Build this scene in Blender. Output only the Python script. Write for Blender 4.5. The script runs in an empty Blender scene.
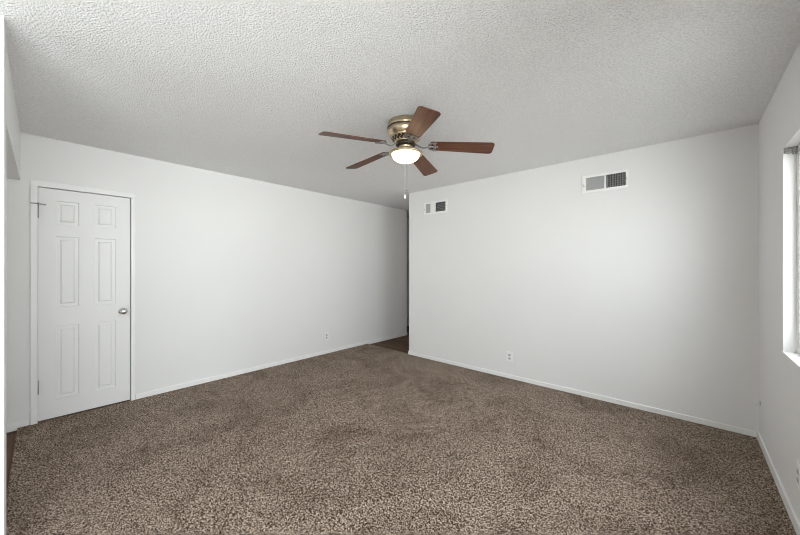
import bpy, bmesh, math, random
from mathutils import Vector, Matrix

SC = bpy.context.scene
COL = SC.collection
random.seed(7)

# ------------------------------------------------------------------ camera
CAM_H = 1.325
FPX = 319.97
cam_d = bpy.data.cameras.new('camera')
cam = bpy.data.objects.new('camera', cam_d)
COL.objects.link(cam)
cam.location = (0, 0, CAM_H)
cam.rotation_euler = (math.radians(90), 0, math.radians(41.802))
cam_d.sensor_fit = 'HORIZONTAL'
cam_d.sensor_width = 36.0
cam_d.lens = FPX / 800.0 * 36.0
cam_d.clip_start = 0.02
cam_d.shift_y = -0.0007
SC.camera = cam

# ------------------------------------------------------------------ sky
world = bpy.data.worlds.new('overcast_sky')
SC.world = world
world.use_nodes = True
wn = world.node_tree
wn.nodes.clear()
w_out = wn.nodes.new('ShaderNodeOutputWorld')
w_bg = wn.nodes.new('ShaderNodeBackground')
w_tc = wn.nodes.new('ShaderNodeTexCoord')
w_sep = wn.nodes.new('ShaderNodeSeparateXYZ')
w_ramp = wn.nodes.new('ShaderNodeValToRGB')
w_map = wn.nodes.new('ShaderNodeMapRange')
w_map.inputs['From Min'].default_value = -1
w_map.inputs['From Max'].default_value = 1
e = w_ramp.color_ramp.elements
e[0].position = 0.46; e[0].color = (1.32, 1.325, 1.335, 1)
e[1].position = 0.56; e[1].color = (0.965, 0.995, 1.05, 1)
wn.links.new(w_tc.outputs['Generated'], w_sep.inputs[0])
wn.links.new(w_sep.outputs['Z'], w_map.inputs['Value'])
wn.links.new(w_map.outputs[0], w_ramp.inputs['Fac'])
wn.links.new(w_ramp.outputs['Color'], w_bg.inputs['Color'])
w_bg.inputs['Strength'].default_value = 3.6
wn.links.new(w_bg.outputs[0], w_out.inputs[0])

# daylight portals in the window and the added glass door (they guide sampling, emit nothing)
def portal(name, loc, rot, sx, sy):
    d = bpy.data.lights.new(name, 'AREA')
    d.shape = 'RECTANGLE'; d.size = sx; d.size_y = sy
    d.cycles.is_portal = True
    o = bpy.data.objects.new(name, d)
    o.location = loc; o.rotation_euler = rot
    COL.objects.link(o)

XA, XC, YB, H = -4.112, 0.42, 3.714, 2.44       # left wall, right wall, far wall, ceiling
WY0, WY1, WZ0, WZ1 = 1.20, 2.871, 0.825, 2.012   # window in the right wall
RY0, RY1, RZ0, RZ1 = -2.30, 0.25, 0.06, 2.10    # unseen glass door added behind the camera to brighten left wall and ceiling
YBACK = -3.4
portal('window_daylight', (XC + 0.14, (WY0 + WY1) / 2, (WZ0 + WZ1) / 2), (0, math.radians(90), 0), WZ1 - WZ0, WY1 - WY0)
portal('added_door_daylight', (XC + 0.14, (RY0 + RY1) / 2, (RZ0 + RZ1) / 2), (0, math.radians(90), 0), RZ1 - RZ0, RY1 - RY0)

vs = SC.view_settings
vs.view_transform = 'Standard'
vs.look = 'None'
vs.gamma = 1.0
vs.use_curve_mapping = False
vs.exposure = 1.43
SC.cycles.filter_width = 1.05
SC.cycles.max_bounces = 16
SC.cycles.diffuse_bounces = 10
SC.cycles.glossy_bounces = 6
SC.cycles.transparent_max_bounces = 12
SC.cycles.caustics_reflective = False
SC.cycles.caustics_refractive = False
SC.cycles.sample_clamp_indirect = 8.0

# ------------------------------------------------------------------ helpers
def tag(o, label=None, cat=None, group=None, kind=None):
    if label: o['label'] = label
    if cat: o['category'] = cat
    if group: o['group'] = group
    if kind: o['kind'] = kind
    return o

def empty(name, loc, rot=(0, 0, 0), parent=None):
    o = bpy.data.objects.new(name, None)
    o.empty_display_size = 0.1
    COL.objects.link(o)
    o.location = loc; o.rotation_euler = rot
    if parent: o.parent = parent
    return o

class MB:
    """collects simple solids into one mesh"""
    def __init__(self):
        self.bm = bmesh.new()
    def face(self, pts, mi=0, smooth=False):
        f = self.bm.faces.new([self.bm.verts.new(p) for p in pts])
        f.material_index = mi; f.smooth = smooth
        return f
    def box(self, x0, x1, y0, y1, z0, z1, mi=0, mat=None):
        P = [(x, y, z) for x in (x0, x1) for y in (y0, y1) for z in (z0, z1)]
        if mat is not None: P = [mat @ Vector(p) for p in P]
        v = [self.bm.verts.new(p) for p in P]
        for q in ((0,1,3,2), (4,6,7,5), (0,4,5,1), (2,3,7,6), (0,2,6,4), (1,5,7,3)):
            f = self.bm.faces.new([v[i] for i in q]); f.material_index = mi
        return self
    def lathe(self, prof, n=48, mat=None, mi=0, smooth=True, close=True):
        """prof: list of (r, z) or (r, z, material)"""
        rings = []
        for pr in prof:
            r, z = pr[0], pr[1]
            ring = []
            if r < 1e-6:
                p = Vector((0, 0, z)); ring = [self.bm.verts.new(mat @ p if mat else p)] * n
            else:
                for k in range(n):
                    a = 2 * math.pi * k / n
                    p = Vector((r * math.cos(a), r * math.sin(a), z))
                    ring.append(self.bm.verts.new(mat @ p if mat else p))
            rings.append(ring)
        for i in range(len(rings) - 1):
            a, b = rings[i], rings[i + 1]
            m = prof[i + 1][2] if len(prof[i + 1]) > 2 else mi
            for k in range(n):
                k2 = (k + 1) % n
                vs_ = []
                for v in (a[k], a[k2], b[k2], b[k]):
                    if v not in vs_: vs_.append(v)
                if len(vs_) >= 3:
                    f = self.bm.faces.new(vs_); f.smooth = smooth; f.material_index = m
        return self
    def tube(self, pts, r, n=10, mi=0, mat=None, caps=True):
        """round tube along points; r a number or a list; may be (rx, rz) flattened"""
        pts = [Vector(p) for p in pts]
        rings = []
        for i, p in enumerate(pts):
            d = (pts[min(i + 1, len(pts) - 1)] - pts[max(i - 1, 0)]).normalized()
            ref = Vector((0, 0, 1)) if abs(d.z) < 0.95 else Vector((1, 0, 0))
            s = d.cross(ref).normalized(); t = s.cross(d).normalized()
            rr = r[i] if isinstance(r, (list, tuple)) else r
            ra, rb = rr if isinstance(rr, tuple) else (rr, rr)
            ring = []
            for k in range(n):
                a = 2 * math.pi * k / n
                q = p + s * (ra * math.cos(a)) + t * (rb * math.sin(a))
                ring.append(self.bm.verts.new(mat @ q if mat else q))
            rings.append(ring)
        for a, b in zip(rings, rings[1:]):
            for k in range(n):
                f = self.bm.faces.new([a[k], a[(k+1) % n], b[(k+1) % n], b[k]])
                f.smooth = True; f.material_index = mi
        if caps:
            for ring in (rings[0][::-1], rings[-1]):
                f = self.bm.faces.new(ring); f.material_index = mi
        return self
    def prism(self, outline, z0, z1, mi=0, mat=None):
        """outline: list of (x, y); extruded in z"""
        T = (lambda p: mat @ Vector(p)) if mat else (lambda p: p)
        lo = [self.bm.verts.new(T((x, y, z0))) for x, y in outline]
        hi = [self.bm.verts.new(T((x, y, z1))) for x, y in outline]
        n = len(outline)
        fs = [self.bm.faces.new(lo[::-1]), self.bm.faces.new(hi)]
        for k in range(n):
            fs.append(self.bm.faces.new([lo[k], lo[(k+1) % n], hi[(k+1) % n], hi[k]]))
        for f in fs: f.material_index = mi
        return self
    def build(self, name, mats, parent=None, bevel=0, loc=None, rot=None, seg=2):
        bmesh.ops.recalc_face_normals(self.bm, faces=self.bm.faces)
        me = bpy.data.meshes.new(name)
        self.bm.to_mesh(me); self.bm.free()
        for m in (mats if isinstance(mats, (list, tuple)) else [mats]): me.materials.append(m)
        o = bpy.data.objects.new(name, me)
        COL.objects.link(o)
        if loc is not None: o.location = loc
        if rot is not None: o.rotation_euler = rot
        if parent: o.parent = parent
        if bevel:
            b = o.modifiers.new('bevel', 'BEVEL')
            b.width = bevel; b.segments = seg; b.limit_method = 'ANGLE'; b.angle_limit = math.radians(40)
        return o

def holes_slab(mb, u0, u1, v0, v1, t0, t1, holes, to3, mi=0):
    """slab in a (u, v) plane, thickness t0..t1, rectangular holes cut through"""
    us = sorted({u0, u1} | {h[0] for h in holes} | {h[1] for h in holes})
    vs_ = sorted({v0, v1} | {h[2] for h in holes} | {h[3] for h in holes})
    def solid(i, j):
        if i < 0 or j < 0 or i >= len(us) - 1 or j >= len(vs_) - 1: return False
        cu, cv = (us[i] + us[i+1]) / 2, (vs_[j] + vs_[j+1]) / 2
        return not any(h[0] < cu < h[1] and h[2] < cv < h[3] for h in holes)
    cache = {}
    def V(u, v, t):
        k = (round(u, 5), round(v, 5), round(t, 5))
        if k not in cache: cache[k] = mb.bm.verts.new(to3(u, v, t))
        return cache[k]
    def F(*p):
        f = mb.bm.faces.new([V(*q) for q in p]); f.material_index = mi
    for i in range(len(us) - 1):
        for j in range(len(vs_) - 1):
            if not solid(i, j): continue
            a, b, c, d = us[i], us[i+1], vs_[j], vs_[j+1]
            F((a,c,t0), (b,c,t0), (b,d,t0), (a,d,t0))
            F((a,c,t1), (a,d,t1), (b,d,t1), (b,c,t1))
            if not solid(i-1, j): F((a,c,t0), (a,d,t0), (a,d,t1), (a,c,t1))
            if not solid(i+1, j): F((b,c,t0), (b,c,t1), (b,d,t1), (b,d,t0))
            if not solid(i, j-1): F((a,c,t0), (a,c,t1), (b,c,t1), (b,c,t0))
            if not solid(i, j+1): F((a,d,t0), (b,d,t0), (b,d,t1), (a,d,t1))

# ------------------------------------------------------------------ materials
def new_mat(name):
    m = bpy.data.materials.new(name); m.use_nodes = True
    nt = m.node_tree
    return m, nt, nt.nodes['Principled BSDF']

def N(nt, t, **kw):
    n = nt.nodes.new(t)
    for k, v in kw.items():
        if k in n.inputs: n.inputs[k].default_value = v
        else: setattr(n, k, v)
    return n

def ramp(nt, stops):
    r = nt.nodes.new('ShaderNodeValToRGB')
    el = r.color_ramp.elements
    while len(el) < len(stops): el.new(0.5)
    for q, (p, c) in zip(el, stops):
        q.position = p; q.color = (*c, 1) if len(c) == 3 else c
    return r

def plain(name, col, rough=0.5, metal=0.0, bump=0, bscale=60, vary=0.0):
    m, nt, b = new_mat(name)
    b.inputs['Roughness'].default_value = rough
    b.inputs['Metallic'].default_value = metal
    tc = N(nt, 'ShaderNodeTexCoord')
    no = N(nt, 'ShaderNodeTexNoise', Scale=bscale, Detail=4.0)
    nt.links.new(tc.outputs['Object'], no.inputs['Vector'])
    lo = tuple(c * (1 - vary) for c in col); hi = tuple(min(1, c * (1 + vary)) for c in col)
    r = ramp(nt, [(0.3, lo), (0.7, hi)])
    nt.links.new(no.outputs['Fac'], r.inputs['Fac'])
    nt.links.new(r.outputs['Color'], b.inputs['Base Color'])
    if bump:
        bp = N(nt, 'ShaderNodeBump', Strength=bump, Distance=0.002)
        nt.links.new(no.outputs['Fac'], bp.inputs['Height'])
        nt.links.new(bp.outputs[0], b.inputs['Normal'])
    return m

# painted drywall with a faint roller texture and broad unevenness
def wall_paint(name, col=(0.81, 0.81, 0.808)):
    m, nt, b = new_mat(name)
    tc = N(nt, 'ShaderNodeTexCoord')
    big = N(nt, 'ShaderNodeTexNoise', Scale=1.3, Detail=3.0)
    fine = N(nt, 'ShaderNodeTexNoise', Scale=140.0, Detail=3.0)
    nt.links.new(tc.outputs['Object'], big.inputs['Vector'])
    nt.links.new(tc.outputs['Object'], fine.inputs['Vector'])
    r = ramp(nt, [(0.3, tuple(c * 0.985 for c in col)), (0.7, tuple(c * 1.01 for c in col))])
    nt.links.new(big.outputs['Fac'], r.inputs['Fac'])
    nt.links.new(r.outputs['Color'], b.inputs['Base Color'])
    rr = N(nt, 'ShaderNodeMapRange'); rr.inputs['To Min'].default_value = 0.48; rr.inputs['To Max'].default_value = 0.62
    nt.links.new(big.outputs['Fac'], rr.inputs['Value'])
    nt.links.new(rr.outputs[0], b.inputs['Roughness'])
    b.inputs['Specular IOR Level'].default_value = 0.25
    bp = N(nt, 'ShaderNodeBump', Strength=0.12, Distance=0.002)
    nt.links.new(fine.outputs['Fac'], bp.inputs['Height'])
    nt.links.new(bp.outputs[0], b.inputs['Normal'])
    return m

# sprayed popcorn ceiling
def popcorn():
    m, nt, b = new_mat('popcorn_ceiling')
    tc = N(nt, 'ShaderNodeTexCoord')
    n1 = N(nt, 'ShaderNodeTexNoise', Scale=112.0, Detail=2.0, Roughness=0.5)
    n2 = N(nt, 'ShaderNodeTexVoronoi', Scale=128.0)
    for n in (n1, n2): nt.links.new(tc.outputs['Object'], n.inputs['Vector'])
    r1 = ramp(nt, [(0.42, (0, 0, 0)), (0.66, (1, 1, 1))])
    nt.links.new(n1.outputs['Fac'], r1.inputs['Fac'])
    inv = N(nt, 'ShaderNodeMath', operation='SUBTRACT'); inv.inputs[0].default_value = 0.8
    nt.links.new(n2.outputs['Distance'], inv.inputs[1])
    mul = N(nt, 'ShaderNodeMath', operation='MULTIPLY_ADD')
    nt.links.new(inv.outputs[0], mul.inputs[0]); mul.inputs[1].default_value = 1.1
    nt.links.new(r1.outputs['Color'], mul.inputs[2])
    bp = N(nt, 'ShaderNodeBump', Strength=0.85, Distance=0.006)
    nt.links.new(mul.outputs[0], bp.inputs['Height'])
    nt.links.new(bp.outputs[0], b.inputs['Normal'])
    n4 = N(nt, 'ShaderNodeTexNoise', Scale=95.0, Detail=2.0, Roughness=0.6)
    nt.links.new(tc.outputs['Object'], n4.inputs['Vector'])
    rc = ramp(nt, [(0.36, (0.84, 0.84, 0.842)), (0.60, (0.96, 0.96, 0.962))])  # crevice shading of the grain put into the colour as random specks
    nt.links.new(n4.outputs['Fac'], rc.inputs['Fac'])
    nt.links.new(rc.outputs['Color'], b.inputs['Base Color'])
    b.inputs['Roughness'].default_value = 0.95
    b.inputs['Specular IOR Level'].default_value = 0.1
    return m

# speckled brown cut pile carpet with faint tread and vacuum marks
def carpet():
    m, nt, b = new_mat('brown_carpet')
    tc = N(nt, 'ShaderNodeTexCoord')
    n1 = N(nt, 'ShaderNodeTexNoise', Scale=165.0, Detail=3.0, Roughness=0.7)
    n2 = N(nt, 'ShaderNodeTexVoronoi', Scale=235.0)
    n3 = N(nt, 'ShaderNodeTexNoise', Scale=1.9, Detail=5.0, Roughness=0.62, Distortion=1.0)
    for n in (n1, n2, n3): nt.links.new(tc.outputs['Object'], n.inputs['Vector'])
    rgb2 = N(nt, 'ShaderNodeSeparateColor')
    nt.links.new(n2.outputs['Color'], rgb2.inputs[0])
    mx = N(nt, 'ShaderNodeMath', operation='MULTIPLY_ADD')
    nt.links.new(rgb2.outputs[0], mx.inputs[0]); mx.inputs[1].default_value = 0.42
    sub = N(nt, 'ShaderNodeMath', operation='SUBTRACT')
    nt.links.new(n1.outputs['Fac'], sub.inputs[0]); sub.inputs[1].default_value = 0.21
    nt.links.new(sub.outputs[0], mx.inputs[2])
    r = ramp(nt, [(0.33, (0.016, 0.009, 0.005)), (0.44, (0.105, 0.070, 0.046)),
                  (0.535, (0.275, 0.202, 0.150)), (0.67, (0.70, 0.58, 0.485))])
    nt.links.new(mx.outputs[0], r.inputs['Fac'])
    tone = ramp(nt, [(0.36, (0.73, 0.71, 0.69)), (0.54, (1.0, 1.0, 1.0))])
    nt.links.new(n3.outputs['Fac'], tone.inputs['Fac'])
    mc = N(nt, 'ShaderNodeMix', data_type='RGBA', blend_type='MULTIPLY')
    mc.inputs[0].default_value = 1.0
    nt.links.new(r.outputs['Color'], mc.inputs[6]); nt.links.new(tone.outputs['Color'], mc.inputs[7])
    nt.links.new(mc.outputs[2], b.inputs['Base Color'])
    b.inputs['Roughness'].default_value = 1.0
    b.inputs['Specular IOR Level'].default_value = 0.05
    bp = N(nt, 'ShaderNodeBump', Strength=0.8, Distance=0.008)
    nt.links.new(mx.outputs[0], bp.inputs['Height'])
    nt.links.new(bp.outputs[0], b.inputs['Normal'])
    return m

def planks():
    m, nt, b = new_mat('dark_plank_floor')
    tc = N(nt, 'ShaderNodeTexCoord')
    br = N(nt, 'ShaderNodeTexBrick', Scale=1.0)
    br.offset = 0.37
    br.inputs['Color1'].default_value = (0.075, 0.040, 0.022, 1)
    br.inputs['Color2'].default_value = (0.165, 0.092, 0.052, 1)
    br.inputs['Mortar'].default_value = (0.02, 0.012, 0.008, 1)
    br.inputs['Mortar Size'].default_value = 0.003
    br.inputs['Brick Width'].default_value = 1.2
    br.inputs['Row Height'].default_value = 0.125
    nt.links.new(tc.outputs['Object'], br.inputs['Vector'])
    mp = N(nt, 'ShaderNodeMapping'); mp.inputs['Scale'].default_value = (2.0, 40.0, 1.0)
    nt.links.new(tc.outputs['Object'], mp.inputs['Vector'])
    g = N(nt, 'ShaderNodeTexNoise', Scale=1.5, Detail=5.0)
    nt.links.new(mp.outputs[0], g.inputs['Vector'])
    gr = ramp(nt, [(0.3, (0.6, 0.6, 0.6)), (0.7, (1.25, 1.2, 1.15))])
    nt.links.new(g.outputs['Fac'], gr.inputs['Fac'])
    mc = N(nt, 'ShaderNodeMix', data_type='RGBA', blend_type='MULTIPLY'); mc.inputs[0].default_value = 1.0
    nt.links.new(br.outputs['Color'], mc.inputs[6]); nt.links.new(gr.outputs['Color'], mc.inputs[7])
    nt.links.new(mc.outputs[2], b.inputs['Base Color'])
    b.inputs['Roughness'].default_value = 0.6
    b.inputs['Specular IOR Level'].default_value = 0.3
    return m

def blade_wood():
    m, nt, b = new_mat('walnut_blade')
    tc = N(nt, 'ShaderNodeTexCoord')
    mp = N(nt, 'ShaderNodeMapping'); mp.inputs['Scale'].default_value = (3.0, 55.0, 10.0)
    nt.links.new(tc.outputs['Object'], mp.inputs['Vector'])
    g = N(nt, 'ShaderNodeTexNoise', Scale=1.2, Detail=6.0, Roughness=0.6, Distortion=0.4)
    nt.links.new(mp.outputs[0], g.inputs['Vector'])
    r = ramp(nt, [(0.28, (0.050, 0.016, 0.008)), (0.5, (0.125, 0.046, 0.022)), (0.75, (0.22, 0.092, 0.048))])
    nt.links.new(g.outputs['Fac'], r.inputs['Fac'])
    nt.links.new(r.outputs['Color'], b.inputs['Base Color'])
    b.inputs['Roughness'].default_value = 0.45
    b.inputs['Specular IOR Level'].default_value = 0.3
    return m

def brushed(name, col, rough=0.3):
    m, nt, b = new_mat(name)
    tc = N(nt, 'ShaderNodeTexCoord')
    mp = N(nt, 'ShaderNodeMapping'); mp.inputs['Scale'].default_value = (8.0, 8.0, 160.0)
    nt.links.new(tc.outputs['Object'], mp.inputs['Vector'])
    g = N(nt, 'ShaderNodeTexNoise', Scale=1.0, Detail=3.0)
    nt.links.new(mp.outputs[0], g.inputs['Vector'])
    r = ramp(nt, [(0.3, tuple(c * 0.82 for c in col)), (0.7, tuple(min(1, c * 1.12) for c in col))])
    nt.links.new(g.outputs['Fac'], r.inputs['Fac'])
    nt.links.new(r.outputs['Color'], b.inputs['Base Color'])
    b.inputs['Metallic'].default_value = 1.0
    b.inputs['Roughness'].default_value = rough
    return m

def glass_pane():
    m, nt, b = new_mat('window_glass')
    nt.nodes.remove(b)
    out = nt.nodes['Material Output']
    tr = N(nt, 'ShaderNodeBsdfTransparent'); tr.inputs[0].default_value = (0.95, 0.97, 0.96, 1)
    gl = N(nt, 'ShaderNodeBsdfGlossy', Roughness=0.02)
    lw = N(nt, 'ShaderNodeLayerWeight', Blend=0.5)
    pw = N(nt, 'ShaderNodeMath', operation='POWER'); pw.inputs[1].default_value = 5.0
    fr = N(nt, 'ShaderNodeMath', operation='MULTIPLY_ADD'); fr.inputs[1].default_value = 0.8; fr.inputs[2].default_value = 0.03
    nt.links.new(lw.outputs['Facing'], pw.inputs[0]); nt.links.new(pw.outputs[0], fr.inputs[0])
    mx = N(nt, 'ShaderNodeMixShader')
    nt.links.new(fr.outputs[0], mx.inputs[0]); nt.links.new(tr.outputs[0], mx.inputs[1]); nt.links.new(gl.outputs[0], mx.inputs[2])
    nt.links.new(mx.outputs[0], out.inputs[0])
    return m

def lit_bowl():
    m, nt, b = new_mat('lit_frosted_bowl')
    b.inputs['Base Color'].default_value = (0.95, 0.92, 0.86, 1)
    b.inputs['Roughness'].default_value = 0.35
    b.inputs['Emission Color'].default_value = (1.0, 0.72, 0.42, 1)
    b.inputs['Emission Strength'].default_value = 3.5
    return m

M_wall = wall_paint('white_wall_paint')
M_trim = plain('white_gloss_trim', (0.88, 0.88, 0.875), 0.35, vary=0.01)
M_door = plain('white_door_paint', (0.83, 0.83, 0.827), 0.42, vary=0.01, bump=0.03, bscale=200)
M_ceil = popcorn()
M_carpet = carpet()
M_plank = planks()
M_blade = blade_wood()
M_brass = brushed('antique_brass', (0.60, 0.49, 0.335), 0.30)
M_darkbrass = plain('dark_bronze', (0.05, 0.04, 0.03), 0.45, 0.6, vary=0.2)
M_chrome = brushed('chrome', (0.72, 0.72, 0.73), 0.12)
M_steel = brushed('grey_steel', (0.40, 0.40, 0.41), 0.35)
M_plastic = plain('white_plastic', (0.87, 0.87, 0.86), 0.35, vary=0.01)
M_slot = plain('dark_slot', (0.03, 0.03, 0.03), 0.6, vary=0.1)
M_vent = plain('white_vent_enamel', (0.89, 0.89, 0.88), 0.4, vary=0.01)
M_duct = plain('dark_duct', (0.09, 0.09, 0.09), 0.8, vary=0.15)
M_vgrey = plain('grey_vent_fin', (0.55, 0.55, 0.55), 0.5, vary=0.05)
M_glass = glass_pane()
M_bowl = lit_bowl()
M_tan = plain('tan_wood', (0.58, 0.38, 0.25), 0.5, vary=0.12, bscale=12)
M_black = plain('plain_black', (0.015, 0.015, 0.015), 0.7, vary=0.1)
M_ext = plain('outside_stucco', (0.5, 0.47, 0.42), 0.9, vary=0.06)
M_dark_ground = plain('added_dark_soil', (0.10, 0.09, 0.075), 0.95, vary=0.4, bscale=6, bump=0.5)
M_speck = plain('speckled_grey', (0.36, 0.36, 0.35), 0.8, vary=0.6, bscale=260, bump=0.6)

def structure(o): return tag(o, kind='structure')

# ------------------------------------------------------------------ room shell
T = 0.115
ZW = -0.02                                        # plank floor level; the carpet top is z = 0
DY0, DY1, DZ1 = -0.027, 0.589, 2.012              # door opening in the left wall

# left wall: runs behind the header opening and on into the hallway
mb = MB()
holes_slab(mb, YBACK - 0.1, 4.80, ZW - 0.02, H + 0.03, XA, XA - T, [(DY0, DY1, ZW - 0.02, DZ1)], lambda u, v, t: (t, u, v))
mb.box(XA - T - 0.02, XA - T, DY0 - 0.1, DY1 + 0.1, ZW - 0.02, DZ1 + 0.1)
structure(mb.build('wall_left', M_wall))

# far wall with two duct openings
V1 = (-0.770, -0.425, 2.100, 2.235)
V2 = (-2.818, -2.468, 2.100, 2.235)
XE = -3.137
mb = MB()
holes_slab(mb, XE, XC + 0.15, ZW - 0.02, H + 0.03, YB, YB + T, [V1, V2], lambda u, v, t: (u, t, v))
structure(mb.build('wall_back', M_wall))

# right wall with the window opening and the added glass door opening
mb = MB()
holes_slab(mb, YBACK - 0.1, YB + T, ZW - 0.02, H + 0.03, XC, XC + 0.16, [(WY0, WY1, WZ0, WZ1), (RY0, RY1, RZ0, RZ1)], lambda u, v, t: (t, u, v))
structure(mb.build('wall_right', M_wall))

# wall behind the camera
mb = MB()
holes_slab(mb, XA - T, XC + 0.16, ZW - 0.02, H + 0.03, YBACK, YBACK - 0.15, [], lambda u, v, t: (u, t, v))
structure(mb.build('wall_front', M_wall))

# header over the side opening, and the partition end at the left edge of view
HY0, HZ = -0.120, 2.043
PX0, PX1 = -2.517, -2.402
mb = MB(); mb.box(XA, PX0, HY0 - T, HY0, HZ, H + 0.03)
structure(mb.build('wall_header', M_wall))
mb = MB(); mb.box(PX0, PX1, -1.25, HY0, ZW - 0.02, H + 0.03)
mb.box(PX1, -2.265, -1.25, -0.113, ZW - 0.02, H + 0.03)
structure(mb.build('wall_partition', M_wall))

# hallway beyond the far wall
HALL_Y = 5.55
mb = MB(); mb.box(XE, XE + 0.1, YB + T, HALL_Y, ZW - 0.02, H + 0.03)
structure(mb.build('wall_hallway_right', M_wall))
mb = MB()
holes_slab(mb, XA - 1.0, XE + 0.1, ZW - 0.02, H + 0.03, HALL_Y, HALL_Y + 0.1, [], lambda u, v, t: (u, t, v))
structure(mb.build('wall_hallway_end', M_wall))
mb = MB(); mb.box(XA - 1.05, XA - 0.95, 4.70, HALL_Y + 0.1, ZW - 0.02, H + 0.03)
mb.box(XA - 1.0, XA - T, 4.70, 4.80, ZW - 0.02, H + 0.03)
structure(mb.build('wall_hallway_left', M_wall))

mb = MB(); mb.box(XA - 1.1, XC + 0.16, YBACK - 0.15, HALL_Y + 0.1, H, H + 0.08)
structure(mb.build('ceiling', M_ceil))

# carpet: one slab with the side opening cut out of it
mb = MB()
CY0, CY1 = -0.138, 3.748
mb.prism([(XA, CY0), (PX0 + 0.05, CY0), (PX0 + 0.05, YBACK), (XC, YBACK), (XC, YB), (XE, YB), (XE, CY1), (XA, CY1)], ZW, 0.0)
structure(mb.build('floor', M_carpet, bevel=0.008, seg=3))

mb = MB(); mb.box(XA - 1.05, XE + 0.1, CY1 - 0.05, HALL_Y + 0.1, ZW - 0.06, ZW)
structure(mb.build('floor_hallway', M_plank))
mb = MB(); mb.box(XA - 0.1, XC + 0.16, YBACK - 0.15, CY1 - 0.05, ZW - 0.06, ZW)
structure(mb.build('floor_entry', M_plank))

# unseen dark ground added outside the window to cut light bounced onto the ceiling
mb = MB(); mb.box(XC + 0.17, XC + 5.0, 0.70, 7.5, -0.30, -0.12)
structure(mb.build('added_dark_ground', M_dark_ground))

# baseboards
def baseboard(name, pts, z0=ZW, z1=0.050, t=0.012):
    """pts: wall-line ends and the inward normal"""
    (xa, ya), (xb, yb), (nx, ny) = pts
    m_ = MB()
    if nx: m_.box(min(xa, xa + nx * t), max(xa, xa + nx * t), min(ya, yb), max(ya, yb), z0, z1)
    else: m_.box(min(xa, xb), max(xa, xb), min(ya, ya + ny * t), max(ya, ya + ny * t), z0, z1)
    return structure(m_.build(name, M_trim, bevel=0.004))
baseboard('baseboard_left', ((XA, 0.622), (XA, 4.80), (1, 0)))
baseboard('baseboard_entry', ((XA, YBACK), (XA, -0.072), (1, 0)))
baseboard('baseboard_back', ((XE - 0.012, YB), (XC, YB), (0, -1)), z1=0.045)
baseboard('baseboard_opening', ((XE, YB - 0.012), (XE, YB + T), (-1, 0)), z1=0.045)
baseboard('baseboard_right', ((XC, RY1), (XC, YB), (-1, 0)), z1=0.060)
baseboard('baseboard_partition', ((PX1, -1.25), (PX1, HY0), (1, 0)))

# ------------------------------------------------------------------ windows
def window(name, uw, zr, to, depth_sign):
    """uw: width range, zr: height range; to(u, d, z) -> point, d measured from the room face outwards"""
    (u0, u1), (z0, z1) = uw, zr
    def bx(m_, ua, ub, da, db, za, zb):
        p, q = to(ua, da, za), to(ub, db, zb)
        m_.box(min(p[0], q[0]), max(p[0], q[0]), min(p[1], q[1]), max(p[1], q[1]), za, zb)
    f = 0.045
    um = (u0 + u1) / 2
    m_ = MB()
    bx(m_, u0, u0 + f, 0.052, 0.112, z0, z1); bx(m_, u1 - f, u1, 0.052, 0.112, z0, z1)
    bx(m_, u0 + f, u1 - f, 0.052, 0.112, z0, z0 + f); bx(m_, u0 + f, u1 - f, 0.052, 0.112, z1 - f, z1)
    w = structure(m_.build(name, M_trim, bevel=0.003))
    m_ = MB(); bx(m_, um - 0.025, um + 0.025, 0.057, 0.107, z0 + f, z1 - f)
    m_.build('mullion', M_trim, w, bevel=0.003)
    for a, b in ((u0 + f, um - 0.025), (um + 0.025, u1 - f)):
        m_ = MB()
        bx(m_, a, a + 0.03, 0.065, 0.099, z0 + f, z1 - f); bx(m_, b - 0.03, b, 0.065, 0.099, z0 + f, z1 - f)
        bx(m_, a + 0.03, b - 0.03, 0.065, 0.099, z0 + f, z0 + f + 0.03); bx(m_, a + 0.03, b - 0.03, 0.065, 0.099, z1 - f - 0.03, z1 - f)
        s = m_.build('sash', M_trim, w, bevel=0.002)
        m_ = MB(); bx(m_, a + 0.028, b - 0.028, 0.079, 0.084, z0 + f + 0.028, z1 - f - 0.028)
        m_.build('pane', M_glass, s)
    return w
w1 = window('window_1', (WY0, WY1), (WZ0, WZ1), lambda u, d, z: (XC + d, u, z), 1)
mb = MB(); mb.box(XC - 0.006, XC + 0.0515, WY0, WY1, WZ0, WZ0 + 0.012)
mb.build('window_sill', M_trim, w1, bevel=0.003)
window('added_glass_door', (RY0, RY1), (RZ0, RZ1), lambda u, d, z: (XC + d, u, z), 1)  # added glazed opening out of view, lets in extra daylight

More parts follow.
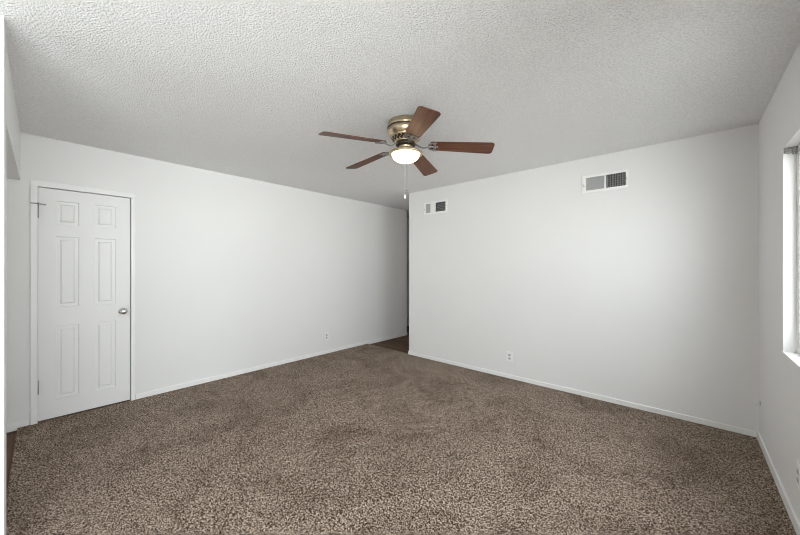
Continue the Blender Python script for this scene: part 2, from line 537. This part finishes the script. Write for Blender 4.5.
# ------------------------------------------------------------------ six-panel door in the left wall
d = empty('door_1', (XA, 0, 0)); structure(d)
SY0, SY1, SZ0, SZ1 = -0.022, 0.5815, 0.008, 2.005
FX = -0.006                                      # slab face, just behind the wall face
mb = MB()
cols = [(0.080, 0.224), (0.326, 0.474)]
rows = [(0.168, 0.808), (0.972, 1.592), (1.698, 1.906)]
panels = [(a, b, c, e_) for a, b in cols for c, e_ in rows]
us = sorted({SY0, SY1} | {v for c in cols for v in c}); zs = sorted({SZ0, SZ1} | {v for c in rows for v in c})
cache = {}
def V(y, z, x):
    k = (round(y, 5), round(z, 5), round(x, 5))
    if k not in cache: cache[k] = mb.bm.verts.new((x, y, z))
    return cache[k]
for i in range(len(us) - 1):
    for j in range(len(zs) - 1):
        a, b, c, e_ = us[i], us[i+1], zs[j], zs[j+1]
        if any(p == (a, b, c, e_) for p in panels):
            prev = None
            for ins, dep in ((0, 0), (0.003, -0.013), (0.026, -0.013), (0.036, -0.003)):
                q = [(a + ins, c + ins), (b - ins, c + ins), (b - ins, e_ - ins), (a + ins, e_ - ins)]
                cur = [V(y, z, FX + dep) for y, z in q]
                if prev:
                    for k in range(4): mb.bm.faces.new([prev[k], prev[(k+1) % 4], cur[(k+1) % 4], cur[k]])
                prev = cur
            mb.bm.faces.new(prev)
        else:
            mb.bm.faces.new([V(a, c, FX), V(b, c, FX), V(b, e_, FX), V(a, e_, FX)])
BXk = FX - 0.035
for j in range(len(zs) - 1):
    for y in (SY0, SY1): mb.bm.faces.new([V(y, zs[j], FX), V(y, zs[j+1], FX), V(y, zs[j+1], BXk), V(y, zs[j], BXk)])
for i in range(len(us) - 1):
    for z in (SZ0, SZ1): mb.bm.faces.new([V(us[i], z, FX), V(us[i+1], z, FX), V(us[i+1], z, BXk), V(us[i], z, BXk)])
for i in range(len(us) - 1):
    for j in range(len(zs) - 1): mb.bm.faces.new([V(us[i], zs[j], BXk), V(us[i+1], zs[j], BXk), V(us[i+1], zs[j+1], BXk), V(us[i], zs[j+1], BXk)])
slab = mb.build('door_slab', M_door, d)
mb = MB()                                        # casing: two legs and a head, with a stepped face
CW = 0.040
for y0, y1, z0, z1 in ((DY0 - CW, DY0 + 0.002, -0.012, DZ1 - 0.002), (DY1 - 0.002, DY1 + 0.030, -0.012, DZ1 - 0.002), (DY0 - CW, DY1 + 0.030, DZ1 - 0.002, DZ1 + 0.045)):
    mb.box(0.0005, 0.019, y0, y1, z0, z1)
mb.build('door_casing', M_trim, d, bevel=0.005)
mb = MB()                                        # stop strips inside the jamb
mb.box(-0.075, -0.045, DY0 + 0.0005, DY0 + 0.016, 0, DZ1 - 0.001); mb.box(-0.075, -0.045, DY1 - 0.016, DY1 - 0.0005, 0, DZ1 - 0.001)
mb.box(-0.075, -0.045, DY0 + 0.016, DY1 - 0.016, DZ1 - 0.016, DZ1 - 0.001)
mb.build('door_stop_strip', M_trim, d)
# knob with rosette
rotx = Matrix.Rotation(math.radians(90), 4, 'Y')
kb = MB()
kb.lathe([(0, 0.0), (0.011, 0.0), (0.011, 0.022), (0.016, 0.030), (0.025, 0.040), (0.028, 0.050), (0.026, 0.059), (0.017, 0.065), (0, 0.067)], 28, rotx)
knob = kb.build('door_knob', M_chrome, d, loc=(FX, 0.528, 0.892))
rs = MB(); rs.lathe([(0, 0.0), (0.033, 0.0), (0.033, 0.004), (0.026, 0.009), (0.011, 0.010)], 28, rotx)
rs.build('rosette', M_chrome, knob)
mb = MB(); mb.box(-0.002, 0.0155, 0.5825, 0.5885, 0.862, 0.902)
mb.build('strike_plate', M_steel, d)
# hinges on the left edge; the top one carries a bar stop
def hinge(z):
    m_ = MB()
    m_.tube([(0.012, DY0 + 0.003, z - 0.055), (0.012, DY0 + 0.003, z + 0.055)], 0.0055, 12)
    for k in (-0.018, 0.018):
        m_.tube([(0.012, DY0 + 0.003, z + k - 0.001), (0.012, DY0 + 0.003, z + k + 0.001)], 0.0062, 12)
    m_.tube([(0.012, DY0 + 0.003, z + 0.055), (0.012, DY0 + 0.003, z + 0.060)], 0.0035, 10)
    m_.tube([(0.012, DY0 + 0.003, z - 0.060), (0.012, DY0 + 0.003, z - 0.055)], 0.0035, 10)
    return m_.build('hinge', M_steel, d)
h1 = hinge(1.800)
hinge(0.300)
mb = MB(); mb.tube([(0.022, DY0 - 0.034, 1.862), (0.022, DY0 + 0.003, 1.862), (0.020, DY0 + 0.045, 1.860)], 0.004, 10)
mb.tube([(0.012, DY0 + 0.003, 1.858), (0.026, DY0 + 0.003, 1.866)], 0.007, 12)
mb.tube([(0.022, DY0 - 0.036, 1.862), (0.014, DY0 - 0.036, 1.862)], 0.005, 10)
mb.tube([(0.020, DY0 + 0.045, 1.860), (0.000, DY0 + 0.045, 1.860)], 0.005, 10)
mb.build('hinge_stop', M_steel, h1)

# ------------------------------------------------------------------ tan panelled door at the end of the hallway
d2 = empty('door_2', (0, HALL_Y, 0)); structure(d2)
mb = MB(); mb.box(XA + 0.03, XE - 0.03, -0.035, -0.002, 0.19, 2.20); mb.build('door_slab', M_tan, d2, bevel=0.003)
mb = MB(); mb.box(XA + 0.03, XE - 0.03, -0.030, -0.002, ZW, 0.188); mb.build('base_strip', M_black, d2)  # plain black strip below the tan panel
mb = MB(); mb.box(XA + 0.01, XE - 0.005, -0.04, -0.002, 2.205, 2.24); mb.build('door_casing', M_trim, d2, bevel=0.003)

# ------------------------------------------------------------------ wall vents
def vent(label, X0, X1, Z0, Z1, hole, secs, fins):
    r = empty('wall_vent', ((X0 + X1) / 2, YB, (Z0 + Z1) / 2))
    tag(r, label, 'vent')
    cx, cz = r.location.x, r.location.z
    hx0, hx1, hz0, hz1 = hole[0] - cx, hole[1] - cx, hole[2] - cz, hole[3] - cz
    m_ = MB()                                    # flanged frame, face stands 7 mm proud
    hl = [(a - cx, b - cx, hz0 + 0.004, hz1 - 0.004) for a, b, _ in secs]
    holes_slab(m_, X0 - cx, X1 - cx, Z0 - cz, Z1 - cz, -0.012, -0.0005, hl, lambda u, v, t: (u, t, v))
    fr = m_.build('frame', M_vent, r, bevel=0.002)
    for a, b, kind in secs:
        a -= cx; b -= cx
        m_ = MB()
        n = fins
        w = (b - a) / n
        for k in range(n + 1):
            x = a + k * w
            dx = 0.55 * w if kind == 'open' else -1.05 * w
            lo, hi = hz0 + 0.005, hz1 - 0.005
            # a fin runs from its front edge back into the duct
            m_.prism([(x, -0.004), (x + 0.0012, -0.004), (x + 0.0012 - dx, 0.014), (x - dx, 0.014)], lo, hi)
        if kind == 'open':
            for k in range(1, 6):
                z = hz0 + (hz1 - hz0) * k / 6
                m_.box(a, b, 0.016, 0.019, z - 0.002, z + 0.002)
        m_.build('louvre', M_vgrey, r)
    m_ = MB()                                    # sheet metal duct box set in the wall
    e_ = 0.001
    m_.box(hx0 + e_, hx1 - e_, 0.085, 0.088, hz0 + e_, hz1 - e_)
    m_.box(hx0 + e_, hx0 + 0.003, 0.002, 0.085, hz0 + e_, hz1 - e_); m_.box(hx1 - 0.003, hx1 - e_, 0.002, 0.085, hz0 + e_, hz1 - e_)
    m_.box(hx0 + 0.003, hx1 - 0.003, 0.002, 0.085, hz0 + e_, hz0 + 0.003); m_.box(hx0 + 0.003, hx1 - 0.003, 0.002, 0.085, hz1 - 0.003, hz1 - e_)
    m_.build('duct_box', M_duct, r)
    for x in (X0 - cx + 0.012, X1 - cx - 0.010):
        m_ = MB(); m_.lathe([(0, 0.0150), (0.003, 0.0145), (0.0045, 0.0115)], 12, Matrix.Rotation(math.radians(90), 4, 'X'))
        m_.build('screw', M_steel, r, loc=(x, 0, 0))
    m_ = MB(); m_.box(X0 - cx + 0.016, X0 - cx + 0.024, -0.026, -0.0115, -0.022, -0.012)
    m_.build('damper_lever', M_steel, r, bevel=0.001)
    return r
vent('white wall vent at upper right of far wall, part grey, part dark grille',
     -0.800, -0.410, 2.078, 2.256, V1, [(-0.765, -0.603, 'shut'), (-0.590, -0.428, 'open')], 12)
vent('smaller-looking white wall vent near the hallway corner of the far wall, below the ceiling',
     -2.845, -2.442, 2.078, 2.256, V2, [(-2.812, -2.728, 'shut'), (-2.640, -2.472, 'open')], 10)

# ------------------------------------------------------------------ electrical outlets
def outlet(label, loc, rz):
    """built facing local -Y"""
    r = empty('wall_outlet', loc, (0, 0, rz))
    tag(r, label, 'outlet')
    m_ = MB(); m_.box(-0.037, 0.037, -0.007, -0.0005, -0.060, 0.060)
    m_.build('cover_plate', M_plastic, r, bevel=0.003)
    for s in (-1, 1):
        m_ = MB()
        z = s * 0.0205
        out = []
        for k in range(24):
            a = 2 * math.pi * k / 24
            out.append((0.0165 * math.cos(a), max(-0.0125, min(0.0125, 0.0165 * math.sin(a)))))
        m_.prism(out, 0.007, 0.0095, 0, Matrix.Translation((0, 0, z)) @ Matrix.Rotation(math.radians(90), 4, 'X'))
        for x, h_ in ((-0.0063, 0.0045), (0.0063, 0.0036)):
            m_.box(x - 0.0012, x + 0.0012, -0.0099, -0.009, z + 0.002 - h_, z + 0.002 + h_, 1)
        m_.lathe([(0, 0.0099), (0.0026, 0.0099), (0.0026, 0.009)], 12, Matrix.Translation((0, 0, z - 0.008)) @ Matrix.Rotation(math.radians(90), 4, 'X'), 1, False)
        m_.build('receptacle', [M_vgrey, M_slot], r)
    m_ = MB(); m_.lathe([(0, 0.0085), (0.003, 0.008), (0.0035, 0.0068)], 12, Matrix.Rotation(math.radians(90), 4, 'X'))
    m_.build('screw', M_steel, r)
    return r
outlet('white duplex outlet low on the far wall, right of the hallway opening', (-1.567, YB, 0.257), 0)
outlet('white duplex outlet low on the long left wall, right of the door', (XA, 2.905, 0.262), math.radians(90))
outlet('white outlet cut by the photo edge, low on the right wall under the window', (XC, 2.492, 0.291), math.radians(-90))

# small white stub sticking out of the right wall beside the far corner
s = empty('cable_stub', (XC, 3.610, 0.296))
tag(s, 'tiny white stub on the right wall beside the far corner, above the baseboard', 'cable stub')
mb = MB(); mb.lathe([(0, 0.0005), (0.016, 0.0005), (0.016, 0.004), (0.006, 0.006)], 16, Matrix.Rotation(math.radians(-90), 4, 'Y')); mb.build('flange', M_vgrey, s)
mb = MB(); mb.tube([(-0.004, 0, 0), (-0.022, 0, -0.001), (-0.034, 0.004, -0.008)], 0.0055, 10); mb.build('stub', M_plastic, s)

# crumbled grey piece under the top corner of the window recess
mb = MB()
for k in range(9):
    x = XC + 0.003 + 0.0052 * k
    mb.box(x, x + 0.0055, WY1 - 0.010 - 0.004 * random.random(), WY1 - 0.0005, WZ1 - 0.030 - 0.014 * random.random(), WZ1 - 0.0005)
tag(mb.build('grey_fragment', M_speck, bevel=0.002), 'small speckled grey piece at the top far corner of the window recess', 'fragment')

# ------------------------------------------------------------------ ceiling fan
FCX, FCY = -1.620, 1.878
fan = empty('ceiling_fan', (FCX, FCY, H))
tag(fan, 'brass ceiling fan with five brown wooden blades and a lit glass bowl', 'ceiling fan')
# all heights below are measured down from the ceiling
mb = MB()
mb.lathe([(0, 0.0), (0.136, 0.0), (0.139, -0.006), (0.136, -0.012), (0.140, -0.016), (0.143, -0.030), (0.143, -0.044),
          (0.140, -0.047, 1), (0.138, -0.054, 1), (0.142, -0.057), (0.140, -0.076), (0.132, -0.094), (0.121, -0.108), (0.116, -0.112),
          (0.118, -0.115), (0.112, -0.120), (0.098, -0.138, 1), (0.086, -0.148, 1), (0.088, -0.151), (0.080, -0.156), (0.0, -0.156)], 64)
# raised scroll ribs over the dark pierced band
for k in range(20):
    a = 2 * math.pi * k / 20
    pts = []
    for t in range(7):
        q = t / 6
        r_ = 0.114 + (0.088 - 0.114) * q
        aa = a + 0.14 * math.sin(q * math.pi * 2)
        pts.append((r_ * math.cos(aa), r_ * math.sin(aa), -0.119 - 0.030 * q))
    mb.tube(pts, 0.0030, 6)
housing = mb.build('motor_housing', [M_brass, M_darkbrass], fan)
mb = MB()
mb.lathe([(0.0, -0.156), (0.072, -0.156), (0.076, -0.162), (0.076, -0.174), (0.066, -0.180), (0, -0.180)], 40)
mb.build('rotor_hub', M_darkbrass, fan)
mb = MB()
mb.lathe([(0.0, -0.180), (0.050, -0.180), (0.053, -0.184), (0.050, -0.188), (0.050, -0.208), (0.056, -0.216), (0.054, -0.222), (0, -0.222)], 40)
mb.build('switch_housing', M_brass, fan)
mb = MB()
mb.lathe([(0.0, -0.232), (0.062, -0.232), (0.098, -0.236), (0.124, -0.243), (0.131, -0.249), (0.132, -0.255), (0.128, -0.261), (0.118, -0.263), (0.109, -0.259), (0.105, -0.254), (0, -0.252)], 56)
mb.build('light_pan', M_brass, fan, loc=(0, 0, 0.014))
mb = MB()
bw = [(0.104, -0.254), (0.106, -0.261)]
for k in range(1, 13):
    a = math.pi / 2 * k / 12
    bw.append((0.106 * math.cos(a) if k < 12 else 0.0, -0.261 - 0.060 * math.sin(a)))
mb.lathe(bw, 56)
mb.build('light_bowl', M_bowl, fan, loc=(0, 0, 0.014))

# blade (local +X outward) and its iron, shared by five
BZ = -0.170
def blade_outline():
    pts = []
    r0, r1 = 0.190, 0.668
    w0, w1 = 0.055, 0.071
    def corner(cx, cy, rr, a0, a1, n=6):
        return [(cx + rr * math.cos(a0 + (a1 - a0) * k / n), cy + rr * math.sin(a0 + (a1 - a0) * k / n)) for k in range(n + 1)]
    q = math.pi / 2
    pts += corner(r0 + 0.02, -w0 + 0.02, 0.02, -2*q, -q)
    pts += corner(r1 - 0.028, -w1 + 0.028, 0.028, -q, 0)
    pts += corner(r1 - 0.028, w1 - 0.028, 0.028, 0, q)
    pts += corner(r0 + 0.02, w0 - 0.02, 0.02, q, 2*q)
    return pts
mb = MB(); mb.prism(blade_outline(), -0.003, 0.003)
blade0 = mb.build('blade', M_blade, fan, bevel=0.0012)
mb = MB()
pitch = math.radians(-12.5)
arm = [(0.066, 0, 0.008), (0.090, 0, 0.002), (0.112, 0, -0.012), (0.138, 0, -0.020), (0.165, 0, -0.013), (0.190, 0, -0.007)]
mb.tube(arm, [(0.013, 0.004), (0.012, 0.004), (0.010, 0.004), (0.010, 0.004), (0.014, 0.0035), (0.018, 0.003)], 10)
# scrolled plate under the blade root: a ring of three loops and a bar
for sy in (-1, 1):
    lp = []
    for t in range(17):
        a = 2 * math.pi * t / 16
        lp.append((0.205 + 0.026 * math.cos(a), sy * 0.024 + 0.020 * math.sin(a), -0.0068))
    mb.tube(lp, 0.0042, 8, caps=False)
    ed = []
    for t in range(9):
        q = t / 8
        ed.append((0.176 + 0.062 * q, sy * (0.012 + 0.040 * math.sin(q * math.pi * 0.62)), -0.0070))
    mb.tube(ed, 0.0045, 8)
mb.tube([(0.180, 0, -0.0068), (0.250, 0, -0.0068)], [(0.011, 0.003), (0.007, 0.003)], 8)
for x, y in ((0.215, -0.030), (0.215, 0.030), (0.244, 0.0)):
    mb.lathe([(0, -0.0120), (0.004, -0.0110), (0.0055, -0.0085), (0.0055, -0.003)], 10, Matrix.Translation((x, y, 0)))
iron0 = mb.build('blade_iron', M_steel, blade0)
iron0['label'] = 'silvery scrolled metal blade iron'
ANG = (37.5, 109.0, 180.0, 251.5, 323.0)
for k in range(5):
    if k == 0: b_ = blade0
    else:
        b_ = blade0.copy(); COL.objects.link(b_); b_.parent = fan
        i_ = iron0.copy(); COL.objects.link(i_); i_.parent = b_
    b_.location = (0, 0, BZ)
    b_.rotation_euler = (pitch, math.radians(3.9), math.radians(ANG[k]))

# two pull chains on the side nearest the door of the switch housing
def chain(x, y, z0, z1, fob):
    m_ = MB()
    m_.tube([(x, y, z0), (x, y, z1)], 0.0011, 6)
    n = int((z0 - z1) / 0.011)
    for k in range(n):
        z = z0 - 0.011 * (k + 0.5)
        m_.lathe([(0, z + 0.002), (0.0018, z), (0, z - 0.002)], 6, Matrix.Translation((x, y, 0)))
    c = m_.build('pull_chain', M_fob if fob else M_steel, fan)
    m_ = MB()
    if fob:
        m_.lathe([(0, z1 + 0.002), (0.004, z1), (0.008, z1 - 0.012), (0.008, z1 - 0.024), (0.005, z1 - 0.030), (0, z1 - 0.032)], 16, Matrix.Translation((x, y, 0)))
        m_.build('fob', M_plastic, c)
    else:
        m_.lathe([(0, z1 + 0.002), (0.006, z1 - 0.004), (0.009, z1 - 0.012), (0.006, z1 - 0.020), (0, z1 - 0.023)], 16, Matrix.Translation((x, y, 0)))
        m_.build('fob', M_steel, c)
M_fob = plain('pale_chain', (0.75, 0.74, 0.72), 0.4, 0.0, vary=0.02)
fx, fy = 0.653, -0.757                           # unit vector towards the viewer's side of the fan
r_ = 0.133
chain(fx * r_ - 0.004, fy * r_ - 0.004, -0.242, -0.585, True)
chain(fx * r_ + 0.006, fy * r_ + 0.006, -0.242, -0.548, False)
